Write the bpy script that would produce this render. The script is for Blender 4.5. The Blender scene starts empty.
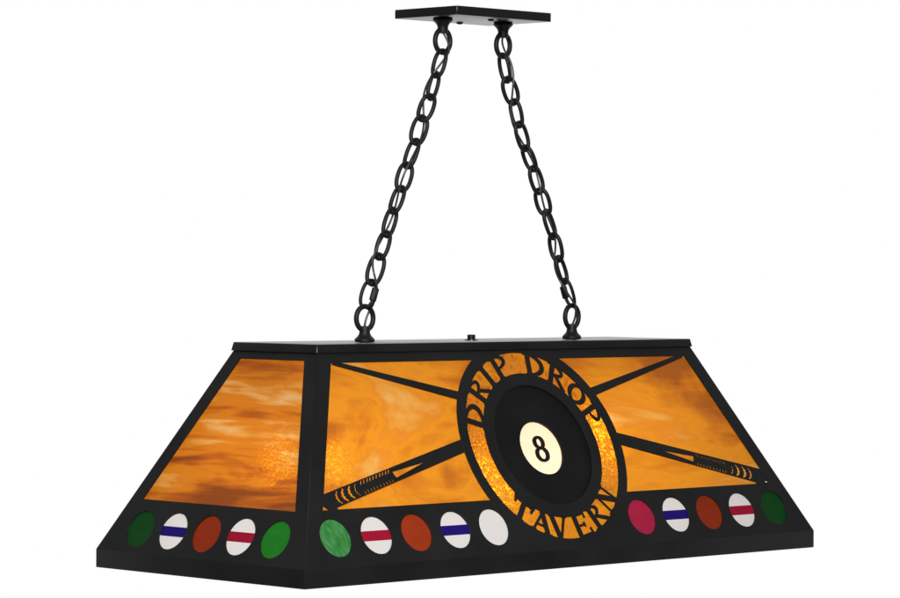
import bpy, bmesh, math, random
from mathutils import Vector, Matrix
random.seed(4)
S = bpy.context.scene
COL = S.collection
PI = math.pi

# ------------------------------------------------------------------ camera
PITCH, YAW, ROLL = -0.0092, 0.7743, 0.0062
cam = bpy.data.cameras.new('camera')
cam.sensor_width = 36.0
cam.lens = 3388.81 / 900.0 * 36.0
cam.clip_end = 100
camo = bpy.data.objects.new('camera', cam)
COL.objects.link(camo)
f = Vector((math.sin(YAW) * math.cos(PITCH), math.cos(YAW) * math.cos(PITCH), math.sin(PITCH)))
r = Vector((math.cos(YAW), -math.sin(YAW), 0))
u = r.cross(f)
r2 = r * math.cos(ROLL) + u * math.sin(ROLL)
u2 = u * math.cos(ROLL) - r * math.sin(ROLL)
M = Matrix((r2, u2, -f)).transposed().to_4x4()
M.translation = Vector((-3.3984, -3.4308, 0.4117))
camo.matrix_world = M
S.camera = camo

# ------------------------------------------------------------------ studio: white seamless behind, dim room in front
w = bpy.data.worlds.new('World')
S.world = w
w.use_nodes = True
nt = w.node_tree
nt.nodes.clear()
tc = nt.nodes.new('ShaderNodeTexCoord')
dp = nt.nodes.new('ShaderNodeVectorMath'); dp.operation = 'DOT_PRODUCT'
dp.inputs[1].default_value = (0.70, 0.714, 0.0)
rp = nt.nodes.new('ShaderNodeValToRGB')
rp.color_ramp.elements[0].position = 0.35; rp.color_ramp.elements[0].color = (0.10, 0.105, 0.11, 1)
rp.color_ramp.elements[1].position = 0.62; rp.color_ramp.elements[1].color = (1, 1, 1, 1)
bg = nt.nodes.new('ShaderNodeBackground'); bg.inputs[1].default_value = 1.0
wo = nt.nodes.new('ShaderNodeOutputWorld')
nt.links.new(tc.outputs['Generated'], dp.inputs[0])
nt.links.new(dp.outputs['Value'], rp.inputs[0])
nt.links.new(rp.outputs[0], bg.inputs[0])
nt.links.new(bg.outputs[0], wo.inputs[0])


def area(name, loc, target, size, power, color=(1, 1, 1)):
    l = bpy.data.lights.new(name, 'AREA')
    l.shape = 'RECTANGLE'; l.size, l.size_y = size; l.energy = power; l.color = color
    o = bpy.data.objects.new(name, l); COL.objects.link(o)
    o.location = loc
    o.rotation_euler = (Vector(target) - Vector(loc)).to_track_quat('-Z', 'Y').to_euler()
    return o


area('studio_softbox', (-2.5, -2.9, 1.7), (0, 0, 0.2), (1.8, 1.2), 172, (1.0, 0.98, 0.96))
area('added_low_fill', (-0.15, -0.1, -1.3), (0, 0, 0.2), (1.4, 0.9), 26, (1.0, 0.95, 0.88))  # unseen fill added below to light the inside of the glass evenly

S.view_settings.view_transform = 'Standard'
S.view_settings.look = 'None'
S.view_settings.exposure = 0.0
S.view_settings.gamma = 1.0
S.cycles.use_denoising = True
S.cycles.max_bounces = 8
S.cycles.transparent_max_bounces = 12
S.cycles.sample_clamp_indirect = 6.0

# ------------------------------------------------------------------ dimensions (metres)
L, W, LIP = 1.016, 0.4266, 0.025
LT, WT, H = 0.7456, 0.1702, 0.2975
LL, LW, LTH = 0.7515, 0.1755, 0.0112
LC, WC, HC, CT = 0.189, 0.126, 0.764, 0.0126
FS = math.hypot((W - WT) / 2, H - LIP)      # slant length of long faces
SS = math.hypot((L - LT) / 2, H - LIP)      # slant length of short faces


def frame_matrix(O, U, V):
    N = U.cross(V)
    m = Matrix((U, V, N)).transposed().to_4x4()
    m.translation = O
    return m


fv = Vector((0, (W - WT) / 2, H - LIP)).normalized()
sv = Vector(((L - LT) / 2, 0, H - LIP)).normalized()
FRONT = frame_matrix(Vector((0, -W / 2, LIP)), Vector((1, 0, 0)), fv)
BACK = frame_matrix(Vector((0, W / 2, LIP)), Vector((-1, 0, 0)), Vector((0, -fv.y, fv.z)))
LEFT = frame_matrix(Vector((-L / 2, 0, LIP)), Vector((0, -1, 0)), sv)
RIGHT = frame_matrix(Vector((L / 2, 0, LIP)), Vector((0, 1, 0)), Vector((-sv.x, 0, sv.z)))


# ------------------------------------------------------------------ materials
def mat(name):
    m = bpy.data.materials.new(name); m.use_nodes = True
    n = m.node_tree; n.nodes.clear()
    out = n.nodes.new('ShaderNodeOutputMaterial')
    return m, n, out


def metal(name, base, rough, spec=0.5, bump=0.15):
    m, n, out = mat(name)
    b = n.nodes.new('ShaderNodeBsdfPrincipled')
    t = n.nodes.new('ShaderNodeTexCoord')
    a = n.nodes.new('ShaderNodeTexNoise'); a.inputs['Scale'].default_value = 9; a.inputs['Detail'].default_value = 6
    c = n.nodes.new('ShaderNodeValToRGB')
    c.color_ramp.elements[0].color = (*[x * 0.75 for x in base], 1)
    c.color_ramp.elements[1].color = (*[x * 1.3 for x in base], 1)
    c.color_ramp.elements[0].position = 0.35; c.color_ramp.elements[1].position = 0.65
    g = n.nodes.new('ShaderNodeTexNoise'); g.inputs['Scale'].default_value = 900; g.inputs['Detail'].default_value = 2
    bp = n.nodes.new('ShaderNodeBump'); bp.inputs['Strength'].default_value = bump; bp.inputs['Distance'].default_value = 0.0004
    mr = n.nodes.new('ShaderNodeMapRange')
    mr.inputs['To Min'].default_value = rough - 0.06; mr.inputs['To Max'].default_value = rough + 0.08
    n.links.new(t.outputs['Object'], a.inputs['Vector']); n.links.new(t.outputs['Object'], g.inputs['Vector'])
    n.links.new(a.outputs['Fac'], c.inputs[0]); n.links.new(c.outputs[0], b.inputs['Base Color'])
    n.links.new(a.outputs['Fac'], mr.inputs['Value']); n.links.new(mr.outputs[0], b.inputs['Roughness'])
    n.links.new(g.outputs['Fac'], bp.inputs['Height']); n.links.new(bp.outputs[0], b.inputs['Normal'])
    b.inputs['Specular IOR Level'].default_value = spec
    n.links.new(b.outputs[0], out.inputs[0])
    return m


BLACK = metal('black_powder_coat', (0.0085, 0.0090, 0.0088), 0.26, 0.5)
BLACK_CUT = metal('black_powder_coat_cutout', (0.0085, 0.0088, 0.0087), 0.5, 0.25)
LINK = metal('black_chain_metal', (0.008, 0.009, 0.009), 0.5, 0.3, 0.05)
STEEL = metal('bright_screw_steel', (0.8, 0.8, 0.78), 0.5, 0.5, 0.05)
CORD = metal('grey_cord_jacket', (0.035, 0.037, 0.04), 0.3, 0.6, 0.02)
BALLM = metal('black_opaque_glass', (0.0075, 0.008, 0.0075), 0.35, 0.15, 0.0)
INK = metal('black_enamel', (0.006, 0.006, 0.006), 0.5, 0.2, 0.0)


def clear():
    m, n, out = mat('clear_inner_face')
    t = n.nodes.new('ShaderNodeBsdfTransparent')
    n.links.new(t.outputs[0], out.inputs[0])
    return m


CLEAR = clear()


def art_glass(name, stops, offset=(0, 0, 0), stretch=(2.6, 15, 1), warp=0.9, grain=260, trans=0.45, glare=0.13,
              bump=0.35, rot=0.0, spec=0.035, bands=None, fleck=(130, 300, 1), fineness=0.40):
    """opalescent stained glass: streaky colour, passes light softly, a little of it sharply"""
    m, n, out = mat(name)
    t = n.nodes.new('ShaderNodeTexCoord')
    mp = n.nodes.new('ShaderNodeMapping')
    mp.inputs['Location'].default_value = offset; mp.inputs['Scale'].default_value = stretch
    mp.inputs['Rotation'].default_value = (0, 0, rot)
    n.links.new(t.outputs['Object'], mp.inputs['Vector'])
    big = n.nodes.new('ShaderNodeTexNoise')
    big.inputs['Scale'].default_value = 1.6; big.inputs['Detail'].default_value = 7
    big.inputs['Roughness'].default_value = 0.55; big.inputs['Distortion'].default_value = warp
    n.links.new(mp.outputs[0], big.inputs['Vector'])
    cr = n.nodes.new('ShaderNodeValToRGB')
    el = cr.color_ramp.elements
    while len(el) < len(stops): el.new(0.5)
    for e, (p, c) in zip(el, stops): e.position = p; e.color = (*c, 1)
    fine = n.nodes.new('ShaderNodeTexNoise')
    fine.inputs['Scale'].default_value = 1.0; fine.inputs['Detail'].default_value = 5; fine.inputs['Distortion'].default_value = 0.35
    mf = n.nodes.new('ShaderNodeMapping'); mf.inputs['Scale'].default_value = (2.2, 7.5, 1); mf.inputs['Location'].default_value = (3, 5, 0)
    n.links.new(mp.outputs[0], mf.inputs['Vector']); n.links.new(mf.outputs[0], fine.inputs['Vector'])
    mixf = n.nodes.new('ShaderNodeMix'); mixf.inputs['Factor'].default_value = fineness
    n.links.new(big.outputs['Fac'], mixf.inputs['A']); n.links.new(fine.outputs['Fac'], mixf.inputs['B'])
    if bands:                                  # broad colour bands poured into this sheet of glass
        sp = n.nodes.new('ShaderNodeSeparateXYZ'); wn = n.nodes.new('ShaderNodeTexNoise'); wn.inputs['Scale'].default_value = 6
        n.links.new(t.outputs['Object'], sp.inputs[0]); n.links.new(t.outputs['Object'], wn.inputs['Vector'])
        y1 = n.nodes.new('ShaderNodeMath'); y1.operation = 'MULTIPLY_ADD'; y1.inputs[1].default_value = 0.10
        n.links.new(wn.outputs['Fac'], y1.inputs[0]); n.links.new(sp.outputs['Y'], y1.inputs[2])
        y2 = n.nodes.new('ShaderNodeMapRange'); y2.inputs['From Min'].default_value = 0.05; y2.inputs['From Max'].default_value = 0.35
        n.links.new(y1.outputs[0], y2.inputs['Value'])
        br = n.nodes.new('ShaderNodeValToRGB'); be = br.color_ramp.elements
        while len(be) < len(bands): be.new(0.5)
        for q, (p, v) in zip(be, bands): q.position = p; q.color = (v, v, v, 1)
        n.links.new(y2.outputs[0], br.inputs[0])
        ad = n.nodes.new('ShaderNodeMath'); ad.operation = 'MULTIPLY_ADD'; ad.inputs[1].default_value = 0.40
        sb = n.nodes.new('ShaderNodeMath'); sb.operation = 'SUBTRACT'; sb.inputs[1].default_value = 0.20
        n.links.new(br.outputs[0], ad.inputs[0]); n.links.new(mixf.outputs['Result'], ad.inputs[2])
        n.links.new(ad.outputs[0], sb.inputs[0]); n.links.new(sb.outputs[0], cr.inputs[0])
    else:
        n.links.new(mixf.outputs['Result'], cr.inputs[0])
    col = cr.outputs[0]
    gr = n.nodes.new('ShaderNodeTexNoise')
    gr.inputs['Scale'].default_value = grain; gr.inputs['Detail'].default_value = 3; gr.inputs['Roughness'].default_value = 0.6
    n.links.new(t.outputs['Object'], gr.inputs['Vector'])
    lo = n.nodes.new('ShaderNodeTexNoise'); lo.inputs['Scale'].default_value = 7
    n.links.new(t.outputs['Object'], lo.inputs['Vector'])
    mask = n.nodes.new('ShaderNodeMapRange'); mask.inputs['From Min'].default_value = 0.35; mask.inputs['From Max'].default_value = 0.7
    mask.inputs['To Min'].default_value = 0.75; mask.inputs['To Max'].default_value = 1.0
    n.links.new(lo.outputs['Fac'], mask.inputs['Value'])
    ml = n.nodes.new('ShaderNodeMath'); ml.operation = 'MULTIPLY'; ml.inputs[1].default_value = bump
    n.links.new(mask.outputs[0], ml.inputs[0])
    bp = n.nodes.new('ShaderNodeBump'); bp.inputs['Distance'].default_value = 0.004
    n.links.new(ml.outputs[0], bp.inputs['Strength'])
    n.links.new(gr.outputs['Fac'], bp.inputs['Height'])
    di = n.nodes.new('ShaderNodeBsdfDiffuse'); tr = n.nodes.new('ShaderNodeBsdfTranslucent')
    re = n.nodes.new('ShaderNodeBsdfRefraction'); re.inputs['Roughness'].default_value = 0.36; re.inputs['IOR'].default_value = 1.40
    gl = n.nodes.new('ShaderNodeBsdfGlossy'); gl.inputs['Roughness'].default_value = 0.3
    for s in (di, tr, re): n.links.new(col, s.inputs['Color'])
    n.links.new(bp.outputs[0], re.inputs['Normal']); n.links.new(bp.outputs[0], gl.inputs['Normal'])
    m1 = n.nodes.new('ShaderNodeMixShader'); m1.inputs[0].default_value = trans
    n.links.new(di.outputs[0], m1.inputs[1]); n.links.new(tr.outputs[0], m1.inputs[2])
    m2 = n.nodes.new('ShaderNodeMixShader'); m2.inputs[0].default_value = glare
    if glare > 0:                              # hammered facets: scattered flecks let the bulb through
        fm = n.nodes.new('ShaderNodeMapping'); fm.inputs['Scale'].default_value = fleck
        fn = n.nodes.new('ShaderNodeTexNoise'); fn.inputs['Scale'].default_value = 1.0; fn.inputs['Detail'].default_value = 2.5
        fn.inputs['Distortion'].default_value = 0.8
        fr = n.nodes.new('ShaderNodeMapRange'); fr.interpolation_type = 'SMOOTHSTEP'
        fr.inputs['From Min'].default_value = 0.46; fr.inputs['From Max'].default_value = 0.68
        fr.inputs['To Min'].default_value = glare * 0.12; fr.inputs['To Max'].default_value = glare
        n.links.new(t.outputs['Object'], fm.inputs['Vector']); n.links.new(fm.outputs[0], fn.inputs['Vector'])
        n.links.new(fn.outputs['Fac'], fr.inputs['Value']); n.links.new(fr.outputs[0], m2.inputs[0])
    n.links.new(m1.outputs[0], m2.inputs[1]); n.links.new(re.outputs[0], m2.inputs[2])
    m3 = n.nodes.new('ShaderNodeMixShader'); m3.inputs[0].default_value = spec
    n.links.new(m2.outputs[0], m3.inputs[1]); n.links.new(gl.outputs[0], m3.inputs[2])
    n.links.new(m3.outputs[0], out.inputs[0])
    return m


AMB = [(0.36, (0.42, 0.125, 0.012)), (0.43, (0.64, 0.215, 0.012)), (0.49, (0.80, 0.315, 0.014)),
       (0.54, (0.74, 0.270, 0.018)), (0.60, (0.78, 0.39, 0.07)), (0.68, (0.74, 0.52, 0.28))]
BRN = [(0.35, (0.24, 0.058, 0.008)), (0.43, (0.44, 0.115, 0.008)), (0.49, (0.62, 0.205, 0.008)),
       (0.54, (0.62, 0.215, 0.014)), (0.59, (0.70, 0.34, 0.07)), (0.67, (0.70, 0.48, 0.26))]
GL_FRONT_L = art_glass('amber_glass_left', AMB, (3.1, 1.7, 0), (2.2, 4.6, 1), 1.4, rot=0.22, bump=0.6, glare=0.09, fineness=0.22,
                    bands=[(0.10, 0.62), (0.30, 0.50), (0.55, 0.50), (0.75, 0.50), (1.0, 0.40)])
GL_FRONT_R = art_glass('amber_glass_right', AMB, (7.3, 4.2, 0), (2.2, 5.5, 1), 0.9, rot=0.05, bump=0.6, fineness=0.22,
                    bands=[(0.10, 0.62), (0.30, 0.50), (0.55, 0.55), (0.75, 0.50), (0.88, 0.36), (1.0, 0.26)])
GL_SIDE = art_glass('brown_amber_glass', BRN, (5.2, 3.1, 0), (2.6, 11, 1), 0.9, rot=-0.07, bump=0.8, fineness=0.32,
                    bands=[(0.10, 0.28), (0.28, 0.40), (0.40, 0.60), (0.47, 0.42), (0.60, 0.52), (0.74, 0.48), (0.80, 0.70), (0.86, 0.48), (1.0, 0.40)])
GL_RING = art_glass('hammered_amber_glass', [(0.3, (0.60, 0.19, 0.008)), (0.7, (0.82, 0.33, 0.012))],
                    (0, 0, 0), (6, 6, 1), 0.5, grain=280, glare=0.6, bump=1.0, fleck=(120, 120, 1))


def tint_glass(name, c, var=0.12, glare=0.0, trans=0.4, off=0):
    a = tuple(x * (1 - var) for x in c); b = tuple(min(1, x * (1 + var)) for x in c)
    return art_glass(name, [(0.3, a), (0.7, b)], (off, off, 0), (12, 20, 1), 1.5, glare=glare, trans=trans, bump=0.1)


G_GREEN = tint_glass('green_glass', (0.012, 0.17, 0.014))
G_SHADED_GREEN = tint_glass('shaded_green_glass', (0.004, 0.052, 0.008))  # green with the dimness of the lamp's corners put into its colour
G_STREAKY = art_glass('streaky_green_glass', [(0.35, (0.016, 0.15, 0.022)), (0.5, (0.035, 0.23, 0.05)), (0.70, (0.13, 0.34, 0.16))],
                      (2, 5, 0), (30, 16, 1), 1.6, glare=0.0, rot=0.7)
G_RUST = tint_glass('rust_orange_glass', (0.30, 0.034, 0.007))
G_DRUST = tint_glass('dark_rust_glass', (0.22, 0.024, 0.006))
G_WHITE = tint_glass('white_opal_glass', (0.72, 0.73, 0.755), 0.01)
G_PINK = tint_glass('crimson_glass', (0.34, 0.014, 0.055))
G_BLUE = tint_glass('cobalt_glass', (0.022, 0.008, 0.26))
G_RED = tint_glass('red_glass', (0.52, 0.010, 0.05))
G_SPOT = art_glass('cream_opal_glass', [(0.3, (0.97, 0.83, 0.68)), (0.7, (0.98, 0.91, 0.80))], (0, 0, 0), (4, 4, 1), 0.5,
                   glare=0.0, trans=0.82, bump=0.05)


def bulb_mat():
    m, n, out = mat('lit_bulb')
    e = n.nodes.new('ShaderNodeEmission'); e.inputs[0].default_value = (1.0, 0.74, 0.42, 1); e.inputs[1].default_value = 30.0
    n.links.new(e.outputs[0], out.inputs[0])
    return m


BULB = bulb_mat()


# ------------------------------------------------------------------ builders
def link_obj(name, me, mats, parent=None, mw=None):
    for m in (mats if isinstance(mats, (list, tuple)) else [mats]): me.materials.append(m)
    o = bpy.data.objects.new(name, me); COL.objects.link(o)
    if mw is not None: o.matrix_world = mw
    if parent is not None:
        o.parent = parent
        o.matrix_parent_inverse = parent.matrix_basis.inverted() if parent.parent is None else (pw(parent)).inverted()
    return o


def pw(o):
    m = o.matrix_basis.copy()
    p = o
    while p.parent is not None:
        m = p.parent.matrix_basis @ p.matrix_parent_inverse @ m if p.parent.parent is None else pw(p.parent) @ p.matrix_parent_inverse @ m
        break
    return m


def sheet(name, loops, n_top, thick, mats, parent, mw, clear_back=False, bev=0.0):
    """flat sheet: outer loop and holes (even-odd) filled in the face plane, front face at n_top, given thickness"""
    cu = bpy.data.curves.new('tmp', 'CURVE'); cu.dimensions = '2D'; cu.fill_mode = 'BOTH'
    cu.extrude = thick / 2 - bev
    if bev:
        cu.bevel_depth = bev; cu.bevel_resolution = 1; cu.offset = -bev
    for lp in loops:
        s = cu.splines.new('POLY'); s.points.add(len(lp) - 1)
        for p, (x, y) in zip(s.points, lp): p.co = (x, y, 0, 1)
        s.use_cyclic_u = True
    tmp = bpy.data.objects.new('tmp', cu); COL.objects.link(tmp)
    dg = bpy.context.evaluated_depsgraph_get()
    me = bpy.data.meshes.new_from_object(tmp.evaluated_get(dg))
    bpy.data.objects.remove(tmp); bpy.data.curves.remove(cu)
    me.materials.clear()
    me.name = name
    for v in me.vertices: v.co.z += n_top - thick / 2
    ml = [mats] + ([CLEAR] if clear_back else [])
    o = link_obj(name, me, ml, parent, mw)
    if clear_back:
        for p in me.polygons:
            if p.normal.z < 0.5: p.material_index = 1
    return o


def circ(cx, cy, rad, n=72, a0=0, a1=2 * PI, closed=True):
    k = n if closed else n + 1
    return [(cx + rad * math.cos(a0 + (a1 - a0) * i / n), cy + rad * math.sin(a0 + (a1 - a0) * i / n)) for i in range(k)]


def prisms(name, polys, n_top, thick, m, parent, mw, step=0.00005):
    """several strips of one cut-out, each a closed prism; small depth steps keep overlapping strips apart"""
    bm = bmesh.new()
    for k, pl in enumerate(polys):
        if pl[0] == 'strip':
            q = pl[1]; h = len(q) // 2; z = n_top - k * step
            lt, rt = q[:h], q[h:][::-1]
            va = [[bm.verts.new((x, y, zz)) for x, y in side] for zz in (z, z - thick) for side in (lt, rt)]
            for i in range(h - 1):
                bm.faces.new((va[0][i], va[1][i], va[1][i + 1], va[0][i + 1])); bm.faces.new((va[2][i], va[2][i + 1], va[3][i + 1], va[3][i]))
                bm.faces.new((va[0][i], va[0][i + 1], va[2][i + 1], va[2][i])); bm.faces.new((va[1][i], va[3][i], va[3][i + 1], va[1][i + 1]))
            bm.faces.new((va[0][0], va[2][0], va[3][0], va[1][0])); bm.faces.new((va[0][-1], va[1][-1], va[3][-1], va[2][-1]))
            continue
        ar = sum(pl[i][0] * pl[(i + 1) % len(pl)][1] - pl[(i + 1) % len(pl)][0] * pl[i][1] for i in range(len(pl)))
        if ar < 0: pl = pl[::-1]
        z = n_top - k * step
        a = [bm.verts.new((x, y, z)) for x, y in pl]; b = [bm.verts.new((x, y, z - thick)) for x, y in pl]
        bm.faces.new(a); bm.faces.new(b[::-1])
        for i in range(len(pl)):
            j = (i + 1) % len(pl)
            bm.faces.new((a[i], b[i], b[j], a[j]))
    bmesh.ops.triangulate(bm, faces=[fa for fa in bm.faces if len(fa.verts) > 4])
    me = bpy.data.meshes.new(name); bm.to_mesh(me); bm.free()
    return link_obj(name, me, m, parent, mw)


def ribbon(pts, widths):
    l, rr = [], []
    for i, (x, y) in enumerate(pts):
        a = pts[max(0, i - 1)]; b = pts[min(len(pts) - 1, i + 1)]
        dx, dy = b[0] - a[0], b[1] - a[1]; q = math.hypot(dx, dy) or 1
        wd = (widths[i] if isinstance(widths, (list, tuple)) else widths) / 2
        l.append((x - dy / q * wd, y + dx / q * wd)); rr.append((x + dy / q * wd, y - dx / q * wd))
    return l + rr[::-1]


def smooth(me, ang=0.6):
    for p in me.polygons: p.use_smooth = True
    me.set_sharp_from_angle(angle=ang)


def lathe(name, prof, m, parent, loc, up=1, seg=32):
    bm = bmesh.new(); rings = []
    for rad, z in prof:
        if rad < 1e-6: rings.append([bm.verts.new((0, 0, z * up))])
        else: rings.append([bm.verts.new((rad * math.cos(2 * PI * i / seg), rad * math.sin(2 * PI * i / seg), z * up)) for i in range(seg)])
    for a, b in zip(rings, rings[1:]):
        for i in range(seg):
            j = (i + 1) % seg
            if len(a) == 1 and len(b) == 1: continue
            if len(a) == 1: fc = (a[0], b[j], b[i])
            elif len(b) == 1: fc = (a[i], a[j], b[0])
            else: fc = (a[i], a[j], b[j], b[i])
            bm.faces.new(fc)
    bmesh.ops.recalc_face_normals(bm, faces=bm.faces)
    me = bpy.data.meshes.new(name); bm.to_mesh(me); bm.free(); smooth(me)
    return link_obj(name, me, m, parent, Matrix.Translation(loc))


def tube_mesh(name, pts, rad, closed=False, seg=10):
    bm = bmesh.new(); rings = []; n = len(pts); P = [Vector(p) for p in pts]
    prev = None
    for i in range(n):
        t = (P[(i + 1) % n] - P[i - 1]) if closed else (P[min(i + 1, n - 1)] - P[max(i - 1, 0)])
        t.normalize()
        if prev is None:
            ref = Vector((0, 1, 0)) if abs(t.y) < 0.9 else Vector((1, 0, 0))
            a = t.cross(ref).normalized()
        else: a = (prev - t * prev.dot(t)).normalized()
        prev = a; b = t.cross(a)
        rr = rad[i] if isinstance(rad, (list, tuple)) else rad
        rings.append([bm.verts.new(P[i] + (a * math.cos(2 * PI * k / seg) + b * math.sin(2 * PI * k / seg)) * rr) for k in range(seg)])
    rg = list(zip(rings, rings[1:])) + ([(rings[-1], rings[0])] if closed else [])
    for a, b in rg:
        for k in range(seg):
            bm.faces.new((a[k], a[(k + 1) % seg], b[(k + 1) % seg], b[k]))
    if not closed:
        bm.faces.new(rings[0][::-1]); bm.faces.new(rings[-1])
    bmesh.ops.recalc_face_normals(bm, faces=bm.faces)
    me = bpy.data.meshes.new(name); bm.to_mesh(me); bm.free(); smooth(me, 1.0)
    return me


def slab(name, lx, ly, z0, z1, m, parent, bev=0.0015, corner=0.0, inset=0.0):
    bm = bmesh.new()
    pts = []
    if corner:
        for cx, cy, a in ((1, 1, 0), (-1, 1, 1), (-1, -1, 2), (1, -1, 3)):
            for k in range(5):
                t = (a + k / 4) * PI / 2
                pts.append((cx * (lx / 2 - corner) + corner * math.cos(t), cy * (ly / 2 - corner) + corner * math.sin(t)))
    else: pts = [(lx / 2, ly / 2), (-lx / 2, ly / 2), (-lx / 2, -ly / 2), (lx / 2, -ly / 2)]
    a = [bm.verts.new((x, y, z0)) for x, y in pts]; b = [bm.verts.new((x - math.copysign(inset, x), y - math.copysign(inset, y), z1)) for x, y in pts]
    bm.faces.new(a[::-1]); bm.faces.new(b)
    for i in range(len(pts)):
        j = (i + 1) % len(pts); bm.faces.new((a[i], a[j], b[j], b[i]))
    hor = [e for e in bm.edges if abs(e.verts[0].co.z - e.verts[1].co.z) < 1e-6]
    bmesh.ops.bevel(bm, geom=hor if corner else bm.edges[:], offset=bev, segments=3, profile=0.5, affect='EDGES')
    me = bpy.data.meshes.new(name); bm.to_mesh(me); bm.free(); smooth(me, 0.5)
    return link_obj(name, me, m, parent)


# ------------------------------------------------------------------ the lamp
root = bpy.data.objects.new('pendant_lamp', None)
COL.objects.link(root)
root['label'] = 'long black metal billiard lamp with amber glass panels hanging on two chains'
root['category'] = 'pendant lamp'

MU, MV = -0.002, 0.156        # centre of the round medallion on the front
R_OUT, R_AO, R_AI, R_BALL = 0.1565, 0.1403, 0.1086, 0.0898


def fhalf(v): return L / 2 - v * (L - LT) / 2 / FS
def shalf(v): return W / 2 - v * (W - WT) / 2 / SS


V0, V1 = 0.0792, 0.2865
B = 0.0262
OV_V, OV_R, OV_S = 0.0402, 0.0262, 0.0725
front_u = [-0.4388 + i * OV_S for i in range(5)] + [0.1482 + i * 0.0720 for i in range(5)]


def side_opening(sgn):
    """glass opening beside the medallion: trapezium with the medallion circle bitten out"""
    tb = math.asin((V0 - MV) / R_OUT); tt = math.asin((V1 - MV) / R_OUT)
    arc = []
    for i in range(33):
        t = tb + (tt - tb) * i / 32
        arc.append((MU + sgn * R_OUT * math.cos(t), MV + R_OUT * math.sin(t)))
    return [(sgn * (fhalf(V0) - B), V0)] + arc + [(sgn * (fhalf(V1) - B), V1)]


e = 0.0004
outer = [(-fhalf(0) + e, 0), (fhalf(0) - e, 0), (fhalf(FS) - e, FS), (-fhalf(FS) + e, FS)]
loops = [outer, side_opening(-1), side_opening(1), circ(MU, MV, R_AO, 128), circ(MU, MV, R_AI, 110), circ(MU, MV, R_BALL, 96)]
loops += [circ(x, OV_V, OV_R, 48) for x in front_u]
panel = sheet('front_panel', loops, 0.0, 0.0018, BLACK_CUT, root, FRONT, bev=0.00025)

# crossed cues cut from the same sheet
n0, th = -0.00018, 0.0013
A_UP = lambda x: 0.1013 + (x + 0.4371) * (0.2888 - 0.1013) / (0.3306 + 0.4371)
A_LO = lambda x: 0.0814 + (x + 0.4209) * (0.2828 - 0.0814) / (0.3445 + 0.4209)
ax = Vector((0.968, 0.2505)).normalized(); pr = Vector((-ax.y, ax.x))


def cue_pt(s, t):
    """point on the lower-left cue: s metres from the butt end, t from -1 (lower edge) to 1 (upper edge)"""
    x = -0.4290 + s * ax.x
    lo, up = A_LO(x), A_UP(x)
    y = lo + (up - lo) * (t + 1) / 2
    off = (t) * (up - lo) / 2 * 0.25
    return (x - off, y)


def butt(mir):
    g = (lambda q: (-q[0] - 0.0035, q[1])) if mir else (lambda q: q)
    end = [(-0.4475, 0.0780), (-0.4410, A_UP(-0.4371))] if mir else [(-0.4345, 0.0785), (-0.4480, 0.0880), (-0.4410, A_UP(-0.4410))]
    outl = end + [(-0.1500, A_UP(-0.15)), (-0.1500, A_LO(-0.15))] + [(-0.4209, A_LO(-0.4209)), (-0.4180, 0.0785)]
    holes = [[(-0.3035, 0.1275), (-0.3015, 0.1225), (-0.2985, 0.1190), (-0.2413, 0.1385)]]
    for s, wd in ((0.0200, 0.0058), (0.0320, 0.0075), (0.0455, 0.0070), (0.0575, 0.0040)):         # open crescents of the grip
        a, b = [], []
        for k in range(9):
            t = -0.78 + 1.56 * k / 8
            bow = -0.0045 * (1 - (t / 0.78) ** 2)
            hw = wd / 2 * math.sqrt(max(0.02, 1 - (t / 0.85) ** 2))
            jag = 0.0007 * (1 if k % 2 else -1)
            a.append(cue_pt(s + bow - hw + jag, t)); b.append(cue_pt(s + bow * 1.35 + hw + jag, t))
        holes.append(a + b[::-1])
    for k in range(10):                                                            # stitched edges of the wrap
        s = 0.0660 + k * 0.0063 + random.uniform(-0.0007, 0.0007)
        holes.append([cue_pt(s - 0.001, 0.40), cue_pt(s + 0.0014, 0.36), cue_pt(s + 0.0052, 0.80), cue_pt(s + 0.0028, 0.82)])
        holes.append([cue_pt(s + 0.001, -0.80), cue_pt(s + 0.0032, -0.82), cue_pt(s + 0.0022, -0.42), cue_pt(s + 0.0002, -0.44)])
    lp = [[g(q) for q in h] for h in [outl] + holes]
    return sheet('cue_butt', lp, n0, th, BLACK_CUT, panel, FRONT)


def shaft(mir):
    g = (lambda q: (-q[0] - 0.0035, q[1])) if mir else (lambda q: q)
    pl = [(0.120, A_LO(0.120)), (0.3480, A_LO(0.3480)), (0.3480, A_UP(0.335)), (0.120, A_UP(0.120))]
    return prisms('cue_shaft', [[g(q) for q in pl]], n0, th, BLACK_CUT, panel, FRONT)


for mir in (False, True): butt(mir); shaft(mir)


# letters of the ring: (angle clockwise from the top in degrees, height 0 baseline .. 1 cap)
def top_pt(a, y):
    rr = R_AI - 0.0006 + y * (R_AO - R_AI + 0.0012); t = math.radians(a)
    return (MU + rr * math.sin(t), MV + rr * math.cos(t))


def bot_pt(a, y):
    return top_pt(a, 1 - y)


def letter(strokes, P, name='letter'):
    polys = []
    for pts, wd in strokes:
        polys.append(('strip', ribbon([P(a, y) for a, y in pts], wd)))
    prisms(name, polys, n0 - 0.00003, 0.0012, BLACK_CUT, panel, FRONT)


def arc_pts(ca, cy, ra, ry, t0, t1, n=16):
    return [(ca + ra * math.cos(math.radians(t0 + (t1 - t0) * i / n)), cy + ry * math.sin(math.radians(t0 + (t1 - t0) * i / n))) for i in range(n + 1)]


def bulge(n, thin, thick): return [thin + (thick - thin) * math.sin(PI * i / n) ** 1.3 for i in range(n + 1)]


ST, TH = 0.0084, 0.0034           # thick stem and hairline widths


def serif(a, y, hw=3.0): return ([(a - hw, y), (a + hw, y)], 0.0022)


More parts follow.
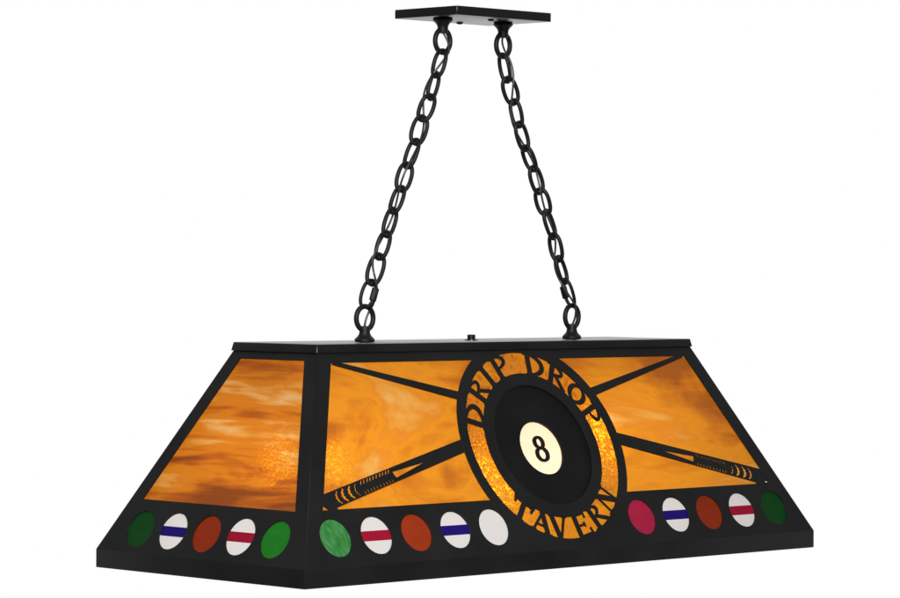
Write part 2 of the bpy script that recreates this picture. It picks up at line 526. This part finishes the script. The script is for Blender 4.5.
def dd(a, wid, P, s=1):
    letter([([(a, 0), (a, 1)], ST), (arc_pts(a, 0.5, s * (wid - 1.4), 0.47, -90, 90), bulge(16, TH, 0.0080)), serif(a - s * 0.6, 0.03), serif(a - s * 0.6, 0.97)], P)


def rr_(a, bowl, leg, P, s=1):
    letter([([(a, 0), (a, 1)], ST), (arc_pts(a + s * 1, 0.74, s * (bowl - 1.4), 0.23, -90, 90), bulge(16, TH, 0.0056)),
            ([(a + s * 2, 0.52), (a + s * (bowl * 0.62), 0.42), (a + s * leg * 0.9, 0.0)], [0.003, 0.0055, 0.0062]), serif(a - s * 0.6, 0.03), serif(a - s * 0.6, 0.97)], P)


def pp(a, bowl, P, s=1):
    letter([([(a, 0), (a, 1)], ST), (arc_pts(a + s * 1, 0.72, s * (bowl - 1.4), 0.26, -90, 90), bulge(16, TH, 0.0058)), serif(a, 0.03), serif(a - s * 0.6, 0.97)], P)


dd(-72.8, 13.0, top_pt)
rr_(-51.4, 8.4, 12.8, top_pt)
letter([([(-32.2, 0), (-32.2, 1)], ST), serif(-32.2, 0.03), serif(-32.2, 0.97)], top_pt)
pp(-20.0, 9.2, top_pt)
dd(10.3, 13.0, top_pt)
rr_(30.2, 8.2, 15.5, top_pt)
oo = arc_pts(53.2, 0.5, 5.9, 0.43, 0, 360, 40)
ow = [0.0030 + 0.0050 * abs(math.cos(2 * PI * i / 40)) ** 1.2 for i in range(41)]
letter([(oo[:21], ow[:21]), (oo[20:], ow[20:])], top_pt)
pp(66.4, 8.6, top_pt)
# lower word: tops face the centre, angles run down as the word is read
letter([([(-138.6, 0), (-138.6, 1)], ST), ([(-130.8, 0.90), (-138, 0.92), (-147.0, 0.89)], 0.0068), ([(-130.2, 1), (-131.8, 0.62)], [0.0064, 0.0034]),
        ([(-147.6, 1), (-145.9, 0.62)], [0.0064, 0.0034]), serif(-138.6, 0.03)], bot_pt)
letter([([(-149.6, 0), (-156.0, 1)], TH + 0.0006), ([(-160.4, 0), (-155.2, 1)], ST), ([(-152, 0.34), (-158.5, 0.34)], TH), serif(-149.6, 0.03, 2.2), serif(-160.5, 0.03, 3.2)], bot_pt)
letter([([(-164.0, 1), (-169.8, 0)], ST), ([(-176.6, 1), (-170.6, 0)], TH + 0.0006), serif(-164, 0.97, 2.8), serif(-176.6, 0.97, 2.2)], bot_pt)
letter([([(173.0, 0), (173.0, 1)], ST), ([(173, 0.96), (162, 0.96)], 0.0030), ([(173, 0.04), (161.5, 0.04)], 0.0030), ([(173, 0.5), (165.5, 0.5)], TH),
        ([(162.4, 1), (162.8, 0.74)], 0.0032), ([(162.0, 0), (162.4, 0.28)], 0.0032), ([(165.6, 0.38), (165.6, 0.62)], 0.0026)], bot_pt)
rr_(155.0, 8.0, 12.2, bot_pt, -1)
letter([([(138.4, 0), (138.4, 1)], TH), ([(138.2, 1), (128.6, 0)], ST), ([(128.2, 0), (128.2, 1)], TH), serif(138.4, 0.03, 2.4), serif(128.2, 0.97, 2.4), serif(138.8, 0.97, 1.6)], bot_pt)

# glass behind the front panel
gz, gt = -0.0021, 0.003


def glass_piece(sgn, m, name='amber_glass'):
    op = side_opening(sgn)
    rr0 = R_OUT - 0.007
    mg = 0.010
    tb = math.asin((V0 - mg - MV) / rr0); tt = math.asin((min(V1 + mg, FS - 0.004) - MV) / rr0)
    arc = [(MU + sgn * rr0 * math.cos(tb + (tt - tb) * i / 32), MV + rr0 * math.sin(tb + (tt - tb) * i / 32)) for i in range(33)]
    pl = [(sgn * (fhalf(V0 - mg) - 0.012), V0 - mg)] + arc + [(sgn * (fhalf(FS - 0.004) - 0.012), arc[-1][1])]
    return sheet(name, [pl], gz, gt, m, root, FRONT, clear_back=True)


glass_piece(-1, GL_FRONT_L)
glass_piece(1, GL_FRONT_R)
ring = sheet('ring_glass', [circ(MU, MV, 0.1448, 96), circ(MU, MV, 0.0960, 72)], gz, gt, GL_RING, root, FRONT, clear_back=True)
ring['label'] = 'hammered amber glass ring behind the lettering'

# the eight ball
DU, DV, DR = -0.0061, 0.1521, 0.0396
ball = sheet('eight_ball', [circ(MU, MV, 0.0955, 96), circ(DU, DV, DR, 72)], -0.0020, 0.003, BALLM, root, FRONT)
ball['label'] = 'round black glass ball face with a cream spot and an 8'
spot = sheet('ball_spot', [circ(DU, DV, DR + 0.004, 72)], -0.0052, 0.003, G_SPOT, ball, FRONT, clear_back=True)
loops8 = []
for cy, rx, ry in ((-0.0088, 0.0098, 0.0094), (0.0090, 0.0079, 0.0079)):
    for a0 in (0.0, PI):
        pts = [(DU + 0.0002 + rx * math.cos(a0 + PI * i / 24), DV + cy + ry * math.sin(a0 + PI * i / 24)) for i in range(25)]
        loops8.append(('strip', ribbon(pts, [0.0040 + 0.0030 * abs(math.cos(a0 + PI * i / 24)) ** 1.3 for i in range(25)])))
prisms('numeral', loops8, -0.0034, 0.0016, INK, ball, FRONT, step=0.0001)

# round glass pieces along the bottom
def roundel(mw, x, v, m, label, stripe=None, rad=OV_R):
    o = sheet('glass_roundel', [circ(x, v, rad + 0.003, 48)], -0.0021, 0.003, m, root, mw, clear_back=True)
    o['label'] = label
    if stripe:
        hh = 0.0069; rs = rad - 0.0002
        t = math.asin(hh / rs)
        lp = circ(x, v, rs, 10, -t, t, False) + circ(x, v, rs, 10, PI - t, PI + t, False)
        st = sheet('stripe', [lp], -0.0013, 0.0006, stripe, o, mw)
    return o


FR = [(G_STREAKY, 'streaky light green glass round', None), (G_WHITE, 'white glass round with a red stripe', G_RED), (G_RUST, 'rust orange glass round', None),
      (G_WHITE, 'white glass round with a blue stripe', G_BLUE), (G_WHITE, 'plain white glass round', None),
      (G_PINK, 'crimson glass round', None), (G_WHITE, 'white glass round with a blue stripe', G_BLUE), (G_DRUST, 'dark rust glass round', None),
      (G_WHITE, 'white glass round with a red stripe', G_RED), (G_SHADED_GREEN, 'green glass round darkened for corner shade', None)]
for x, (m, lb, st) in zip(front_u, FR): roundel(FRONT, x, OV_V, m, lb, st)

# short sides
SV0, SV1, SB = 0.0780, 0.2925, 0.0248
side_u = [-0.1370 + i * 0.0686 for i in range(5)]
SVV = [0.0345, 0.0358, 0.0363, 0.0368, 0.0372]
sg = None
for mw, kinds in ((LEFT, [(G_SHADED_GREEN, 'green glass round darkened for corner shade', None), (G_WHITE, 'white glass round with a blue stripe', G_BLUE), (G_DRUST, 'dark rust glass round', None),
                          (G_WHITE, 'white glass round with a red stripe', G_RED), (G_GREEN, 'green glass round', None)]), (RIGHT, None)):
    out2 = [(-shalf(0) + e, 0), (shalf(0) - e, 0), (shalf(SS) - e, SS), (-shalf(SS) + e, SS)]
    op = [(-shalf(SV0) + SB, SV0), (shalf(SV0) - SB, SV0), (shalf(SV1) - SB, SV1), (-shalf(SV1) + SB, SV1)]
    lp = [out2, op] + ([circ(x, v, OV_R, 48) for x, v in zip(side_u, SVV)] if kinds else [])
    sheet('side_panel', lp, 0.0, 0.0018, BLACK_CUT, root, mw, bev=0.00025)
    mg = 0.009
    gl = [(-shalf(SV0 - mg) + 0.012, SV0 - mg), (shalf(SV0 - mg) - 0.012, SV0 - mg), (shalf(SV1 + mg) - 0.012, SV1 + mg), (-shalf(SV1 + mg) + 0.012, SV1 + mg)]
    sheet('amber_glass', [gl], gz, gt, GL_SIDE, root, mw, clear_back=True)
    if kinds:
        for x, v, (m, lb, st) in zip(side_u, SVV, kinds): roundel(mw, x, v, m, lb, st)
# long side facing away
bop = [(-fhalf(V0) + B, V0), (fhalf(V0) - B, V0), (fhalf(V1) - B, V1), (-fhalf(V1) + B, V1)]
sheet('back_panel', [outer, bop], 0.0, 0.0018, BLACK_CUT, root, BACK, bev=0.00025)
mg = 0.009
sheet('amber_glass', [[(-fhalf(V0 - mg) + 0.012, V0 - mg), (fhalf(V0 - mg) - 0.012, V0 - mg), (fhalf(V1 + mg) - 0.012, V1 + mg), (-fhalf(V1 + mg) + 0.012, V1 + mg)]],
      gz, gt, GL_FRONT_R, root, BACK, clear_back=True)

# folded rim along the bottom: four upright flanges of one band
bm = bmesh.new()
tk = 0.0022
def rect(a, b, z): return [bm.verts.new((x, y, z)) for x, y in ((a, b), (-a, b), (-a, -b), (a, -b))]
oa, ob = rect(L / 2, W / 2, 0), rect(L / 2, W / 2, LIP)
ia, ib = rect(L / 2 - tk, W / 2 - tk, 0), rect(L / 2 - tk, W / 2 - tk, LIP + 0.001)
for i in range(4):
    j = (i + 1) % 4
    bm.faces.new((oa[i], oa[j], ob[j], ob[i])); bm.faces.new((ia[i], ib[i], ib[j], ia[j]))
    bm.faces.new((oa[i], ia[i], ia[j], oa[j])); bm.faces.new((ob[i], ob[j], ib[j], ib[i]))
bmesh.ops.recalc_face_normals(bm, faces=bm.faces)
vert = [ed for ed in bm.edges if all(abs(abs(v.co.x) - L / 2) < 1e-5 and abs(abs(v.co.y) - W / 2) < 1e-5 for v in ed.verts)]
bmesh.ops.bevel(bm, geom=vert, offset=0.0009, segments=2, profile=0.5, affect='EDGES')
me = bpy.data.meshes.new('bottom_rim'); bm.to_mesh(me); bm.free(); smooth(me, 0.5)
rim = link_obj('bottom_rim', me, BLACK_CUT, root)
# folded tab closing the near corner of the rim
bm = bmesh.new()
q = [(-L / 2 - 0.0007, -W / 2 + 0.0005, 0.0006), (-L / 2 - 0.0007, -W / 2 + 0.0105, 0.0006), (-L / 2 - 0.0007, -W / 2 + 0.0080, 0.0225), (-L / 2 - 0.0007, -W / 2 + 0.0005, 0.0235)]
a = [bm.verts.new(p) for p in q]; b = [bm.verts.new((p[0] + 0.0009, p[1], p[2])) for p in q]
bm.faces.new(a); bm.faces.new(b[::-1])
for i in range(4): bm.faces.new((a[i], b[i], b[(i + 1) % 4], a[(i + 1) % 4]))
bmesh.ops.recalc_face_normals(bm, faces=bm.faces)
me = bpy.data.meshes.new('corner_tab'); bm.to_mesh(me); bm.free()
link_obj('corner_tab', me, BLACK, rim)

# corner seams: thin folded strips down the slanted corners
def corner_strip(sx, sy):
    bm = bmesh.new()
    lo = Vector((sx * L / 2, sy * W / 2, LIP + 0.0008)); hi = Vector((sx * LT / 2, sy * WT / 2, H))
    s = 0.0016
    rows = []
    for p in (lo, hi):
        c = Vector((p.x - sx * 0.0030, p.y - sy * 0.0030, p.z - 0.002))
        rows.append([bm.verts.new(v) for v in (c + Vector((sx * 0.0006, -sy * 0.0085, 0)), c + Vector((sx * 0.0008, sy * 0.0008, 0)), c + Vector((-sx * 0.0085, sy * 0.0006, 0)),
                                               c + Vector((-sx * 0.0085, -sy * s, 0)), c + Vector((-sx * s, -sy * s, 0)), c + Vector((-sx * s, -sy * 0.0085, 0)))])
    for i in range(6):
        j = (i + 1) % 6; bm.faces.new((rows[0][i], rows[0][j], rows[1][j], rows[1][i]))
    bm.faces.new(rows[0]); bm.faces.new(rows[1])
    bmesh.ops.recalc_face_normals(bm, faces=bm.faces)
    me = bpy.data.meshes.new('corner_strip'); bm.to_mesh(me); bm.free()
    link_obj('corner_strip', me, BLACK, root)


for sx in (-1, 1):
    for sy in (-1, 1): corner_strip(sx, sy)

# lid
lid = slab('lid', LL, LW, H - 0.0005, H + LTH, BLACK, root, bev=0.0010, corner=0.0016, inset=0.0024)
ZL = H + LTH
lathe('cap_nut', [(0, 0.0082), (0.0052, 0.0082), (0.0060, 0.0076), (0.0060, 0.0022), (0.0054, 0.0014), (0.0100, 0.0012), (0.0102, 0.0)], BLACK, lid, (0.0, 0, ZL), seg=12)
lathe('screw', [(0, 0.0012), (0.0012, 0.0010), (0.0019, 0.0)], STEEL, panel, FRONT @ Vector((0.4378, 0.0806, 0.0)), seg=14)

# ceiling plate
can = slab('ceiling_plate', LC, WC, HC, HC + CT, BLACK, root, bev=0.0007, corner=0.0012)
for x, y in ((0.0170, 0.0450), (0.0017, -0.0340)):
    lathe('screw', [(0, -0.0028), (0.0030, -0.0026), (0.0048, -0.0012), (0.0052, 0.0)], LINK, can, (x, y, HC), seg=18)

# chain eyelets (bell flange, neck and ring), chains and cords
def eyelet(x, z, up):
    o = lathe('eyelet', [(0, 0), (0.0130, 0), (0.0140, 0.0012), (0.0140, 0.0036), (0.0126, 0.0052), (0.0098, 0.0078), (0.0080, 0.0108), (0.0074, 0.0140),
                         (0.0078, 0.0185), (0.0070, 0.0212), (0, 0.0225)], LINK, root, (x, 0, z), up)
    pts = [(0.0152 * math.cos(t), 0, 0.0165 * math.sin(t)) for t in [2 * PI * i / 40 for i in range(40)]]
    me = tube_mesh('ring', pts, 0.0036, True, 12)
    link_obj('ring', me, LINK, o, Matrix.Translation((x, 0, z + up * 0.0325)) @ Matrix.Rotation(random.uniform(-0.12, 0.12), 4, 'Z'))


SLX, SCX = 0.2075, 0.0605
for sx in (-1, 1):
    eyelet(sx * SLX, ZL, 1); eyelet(sx * SCX, HC, -1)


def link_pts(pitch, d, wid, n=12):
    hl = (pitch + d) / 2; hw = (wid - d) / 2
    pts = []
    for i in range(4 * n):
        t = 2 * PI * i / (4 * n)
        c, q = math.cos(t), math.sin(t)
        pts.append((hw * math.copysign(abs(c) ** 0.86, c), 0, hl * math.copysign(abs(q) ** 0.86, q)))
    return pts


WD = 0.0060
link_me = tube_mesh('chain_link', link_pts(0.0350, WD, 0.0275), WD / 2, True, 10)
JL = [(-.2071, .3590), (-.1952, .3914), (-.1798, .4261), (-.168, .4582), (-.1538, .4903), (-.1404, .5217), (-.127, .5541), (-.1127, .588), (-.0984, .6207), (-.0846, .6518), (-.0719, .6833), (-.0618, .7158)]
JR = [(.2069, .3590), (.1932, .3935), (.1774, .4255), (.1679, .4591), (.1508, .4924), (.1388, .5241), (.1233, .5557), (.1083, .5857), (.0933, .6185), (.0838, .6513), (.0685, .6823), (.0597, .7158)]
link_mat_done = False
for JJ in (JL, JR):
    ch = bpy.data.objects.new('chain', None); COL.objects.link(ch); ch.parent = root
    for k in range(len(JJ) - 1):
        a = Vector((JJ[k][0], 0, JJ[k][1])); b = Vector((JJ[k + 1][0], 0, JJ[k + 1][1]))
        z = (b - a).normalized(); ang = (0 if k % 2 else PI / 2) + random.uniform(-0.38, 0.38)
        x = z.cross(Vector((0, -1, 0))).normalized(); y = z.cross(x)
        R = Matrix((x, y, z)).transposed().to_4x4() @ Matrix.Rotation(ang, 4, 'Z')
        R.translation = (a + b) / 2
        sc = Matrix.Diagonal((1, 1, (b - a).length / 0.0350, 1))
        if not link_mat_done: link_me.materials.append(LINK); link_mat_done = True
        if k == 0:
            me = tube_mesh('quick_link', link_pts(0.0350, 0.0052, 0.0265), 0.0026, True, 10)
            o = link_obj('quick_link', me, LINK, None, R @ sc)
            s = 1
            nut = lathe('sleeve', [(0, -0.0085), (0.0036, -0.0095), (0.0052, -0.0085), (0.0052, 0.0085), (0.0036, 0.0095), (0, 0.0085)], LINK, None, (0, 0, 0), seg=8)
            nut.matrix_world = R @ Matrix.Translation(((0.0096 if JJ is JR else -0.0096), 0, 0.0))
            bpy.context.view_layer.update()
            me2 = nut.data
            me2.transform(o.matrix_world.inverted() @ nut.matrix_world)
            bm = bmesh.new(); bm.from_mesh(o.data); bm.from_mesh(me2); bm.to_mesh(o.data); bm.free()
            bpy.data.objects.remove(nut)
            smooth(o.data, 0.7)
        else:
            o = bpy.data.objects.new('chain_link', link_me); COL.objects.link(o)
            o.matrix_world = R @ sc
        o.parent = ch
    # cord woven through the links
    pts = []
    sx = -1 if JJ is JL else 1
    J3 = [Vector((sx * SLX, 0, ZL + 0.020))] + [Vector((p[0], 0, p[1])) for p in JJ] + [Vector((sx * SCX, 0, HC - 0.020))]
    nn = len(J3) - 1
    ph = 0.6 if sx < 0 else 2.1
    for i in range(nn * 8 + 1):
        s = i / 8; k = min(int(s), nn - 1); fr = s - k
        p0 = J3[max(0, k - 1)]; p1 = J3[k]; p2 = J3[k + 1]; p3 = J3[min(nn, k + 2)]
        p = 0.5 * ((2 * p1) + (p2 - p0) * fr + (2 * p0 - 5 * p1 + 4 * p2 - p3) * fr ** 2 + (3 * p1 - p0 - 3 * p2 + p3) * fr ** 3)
        env = min(1, s, nn - s)
        am = 0.0105 * env * (1.0 + (1.3 if sx < 0 else 0.5) * math.exp(-((s - 2.5) / 1.2) ** 2))
        p = p + Vector((math.sin(s * 1.55 + ph) * am, math.cos(s * 1.25 + ph) * am, 0))
        pts.append(p)
    link_obj('cord', tube_mesh('cord', pts, 0.0015, False, 8), CORD, root)

# lamp holders and lit bulbs under the lid
for x, dz in ((-0.315, 0.143), (0.0, 0.168), (0.222, 0.124)):
    s = lathe('lamp_holder', [(0, 0), (0.019, 0), (0.019, -0.045), (0.015, -dz + 0.004), (0.009, -dz + 0.002), (0, -dz + 0.002)], LINK, root, (x, 0, H - 0.003))
    lathe('bulb', [(0.008, 0.0), (0.009, -0.006), (0.013, -0.018), (0.0170, -0.030), (0.0180, -0.038), (0.0165, -0.048), (0.0105, -0.056), (0, -0.059)], BULB, s, (x, 0, H - dz))

bpy.context.view_layer.update()
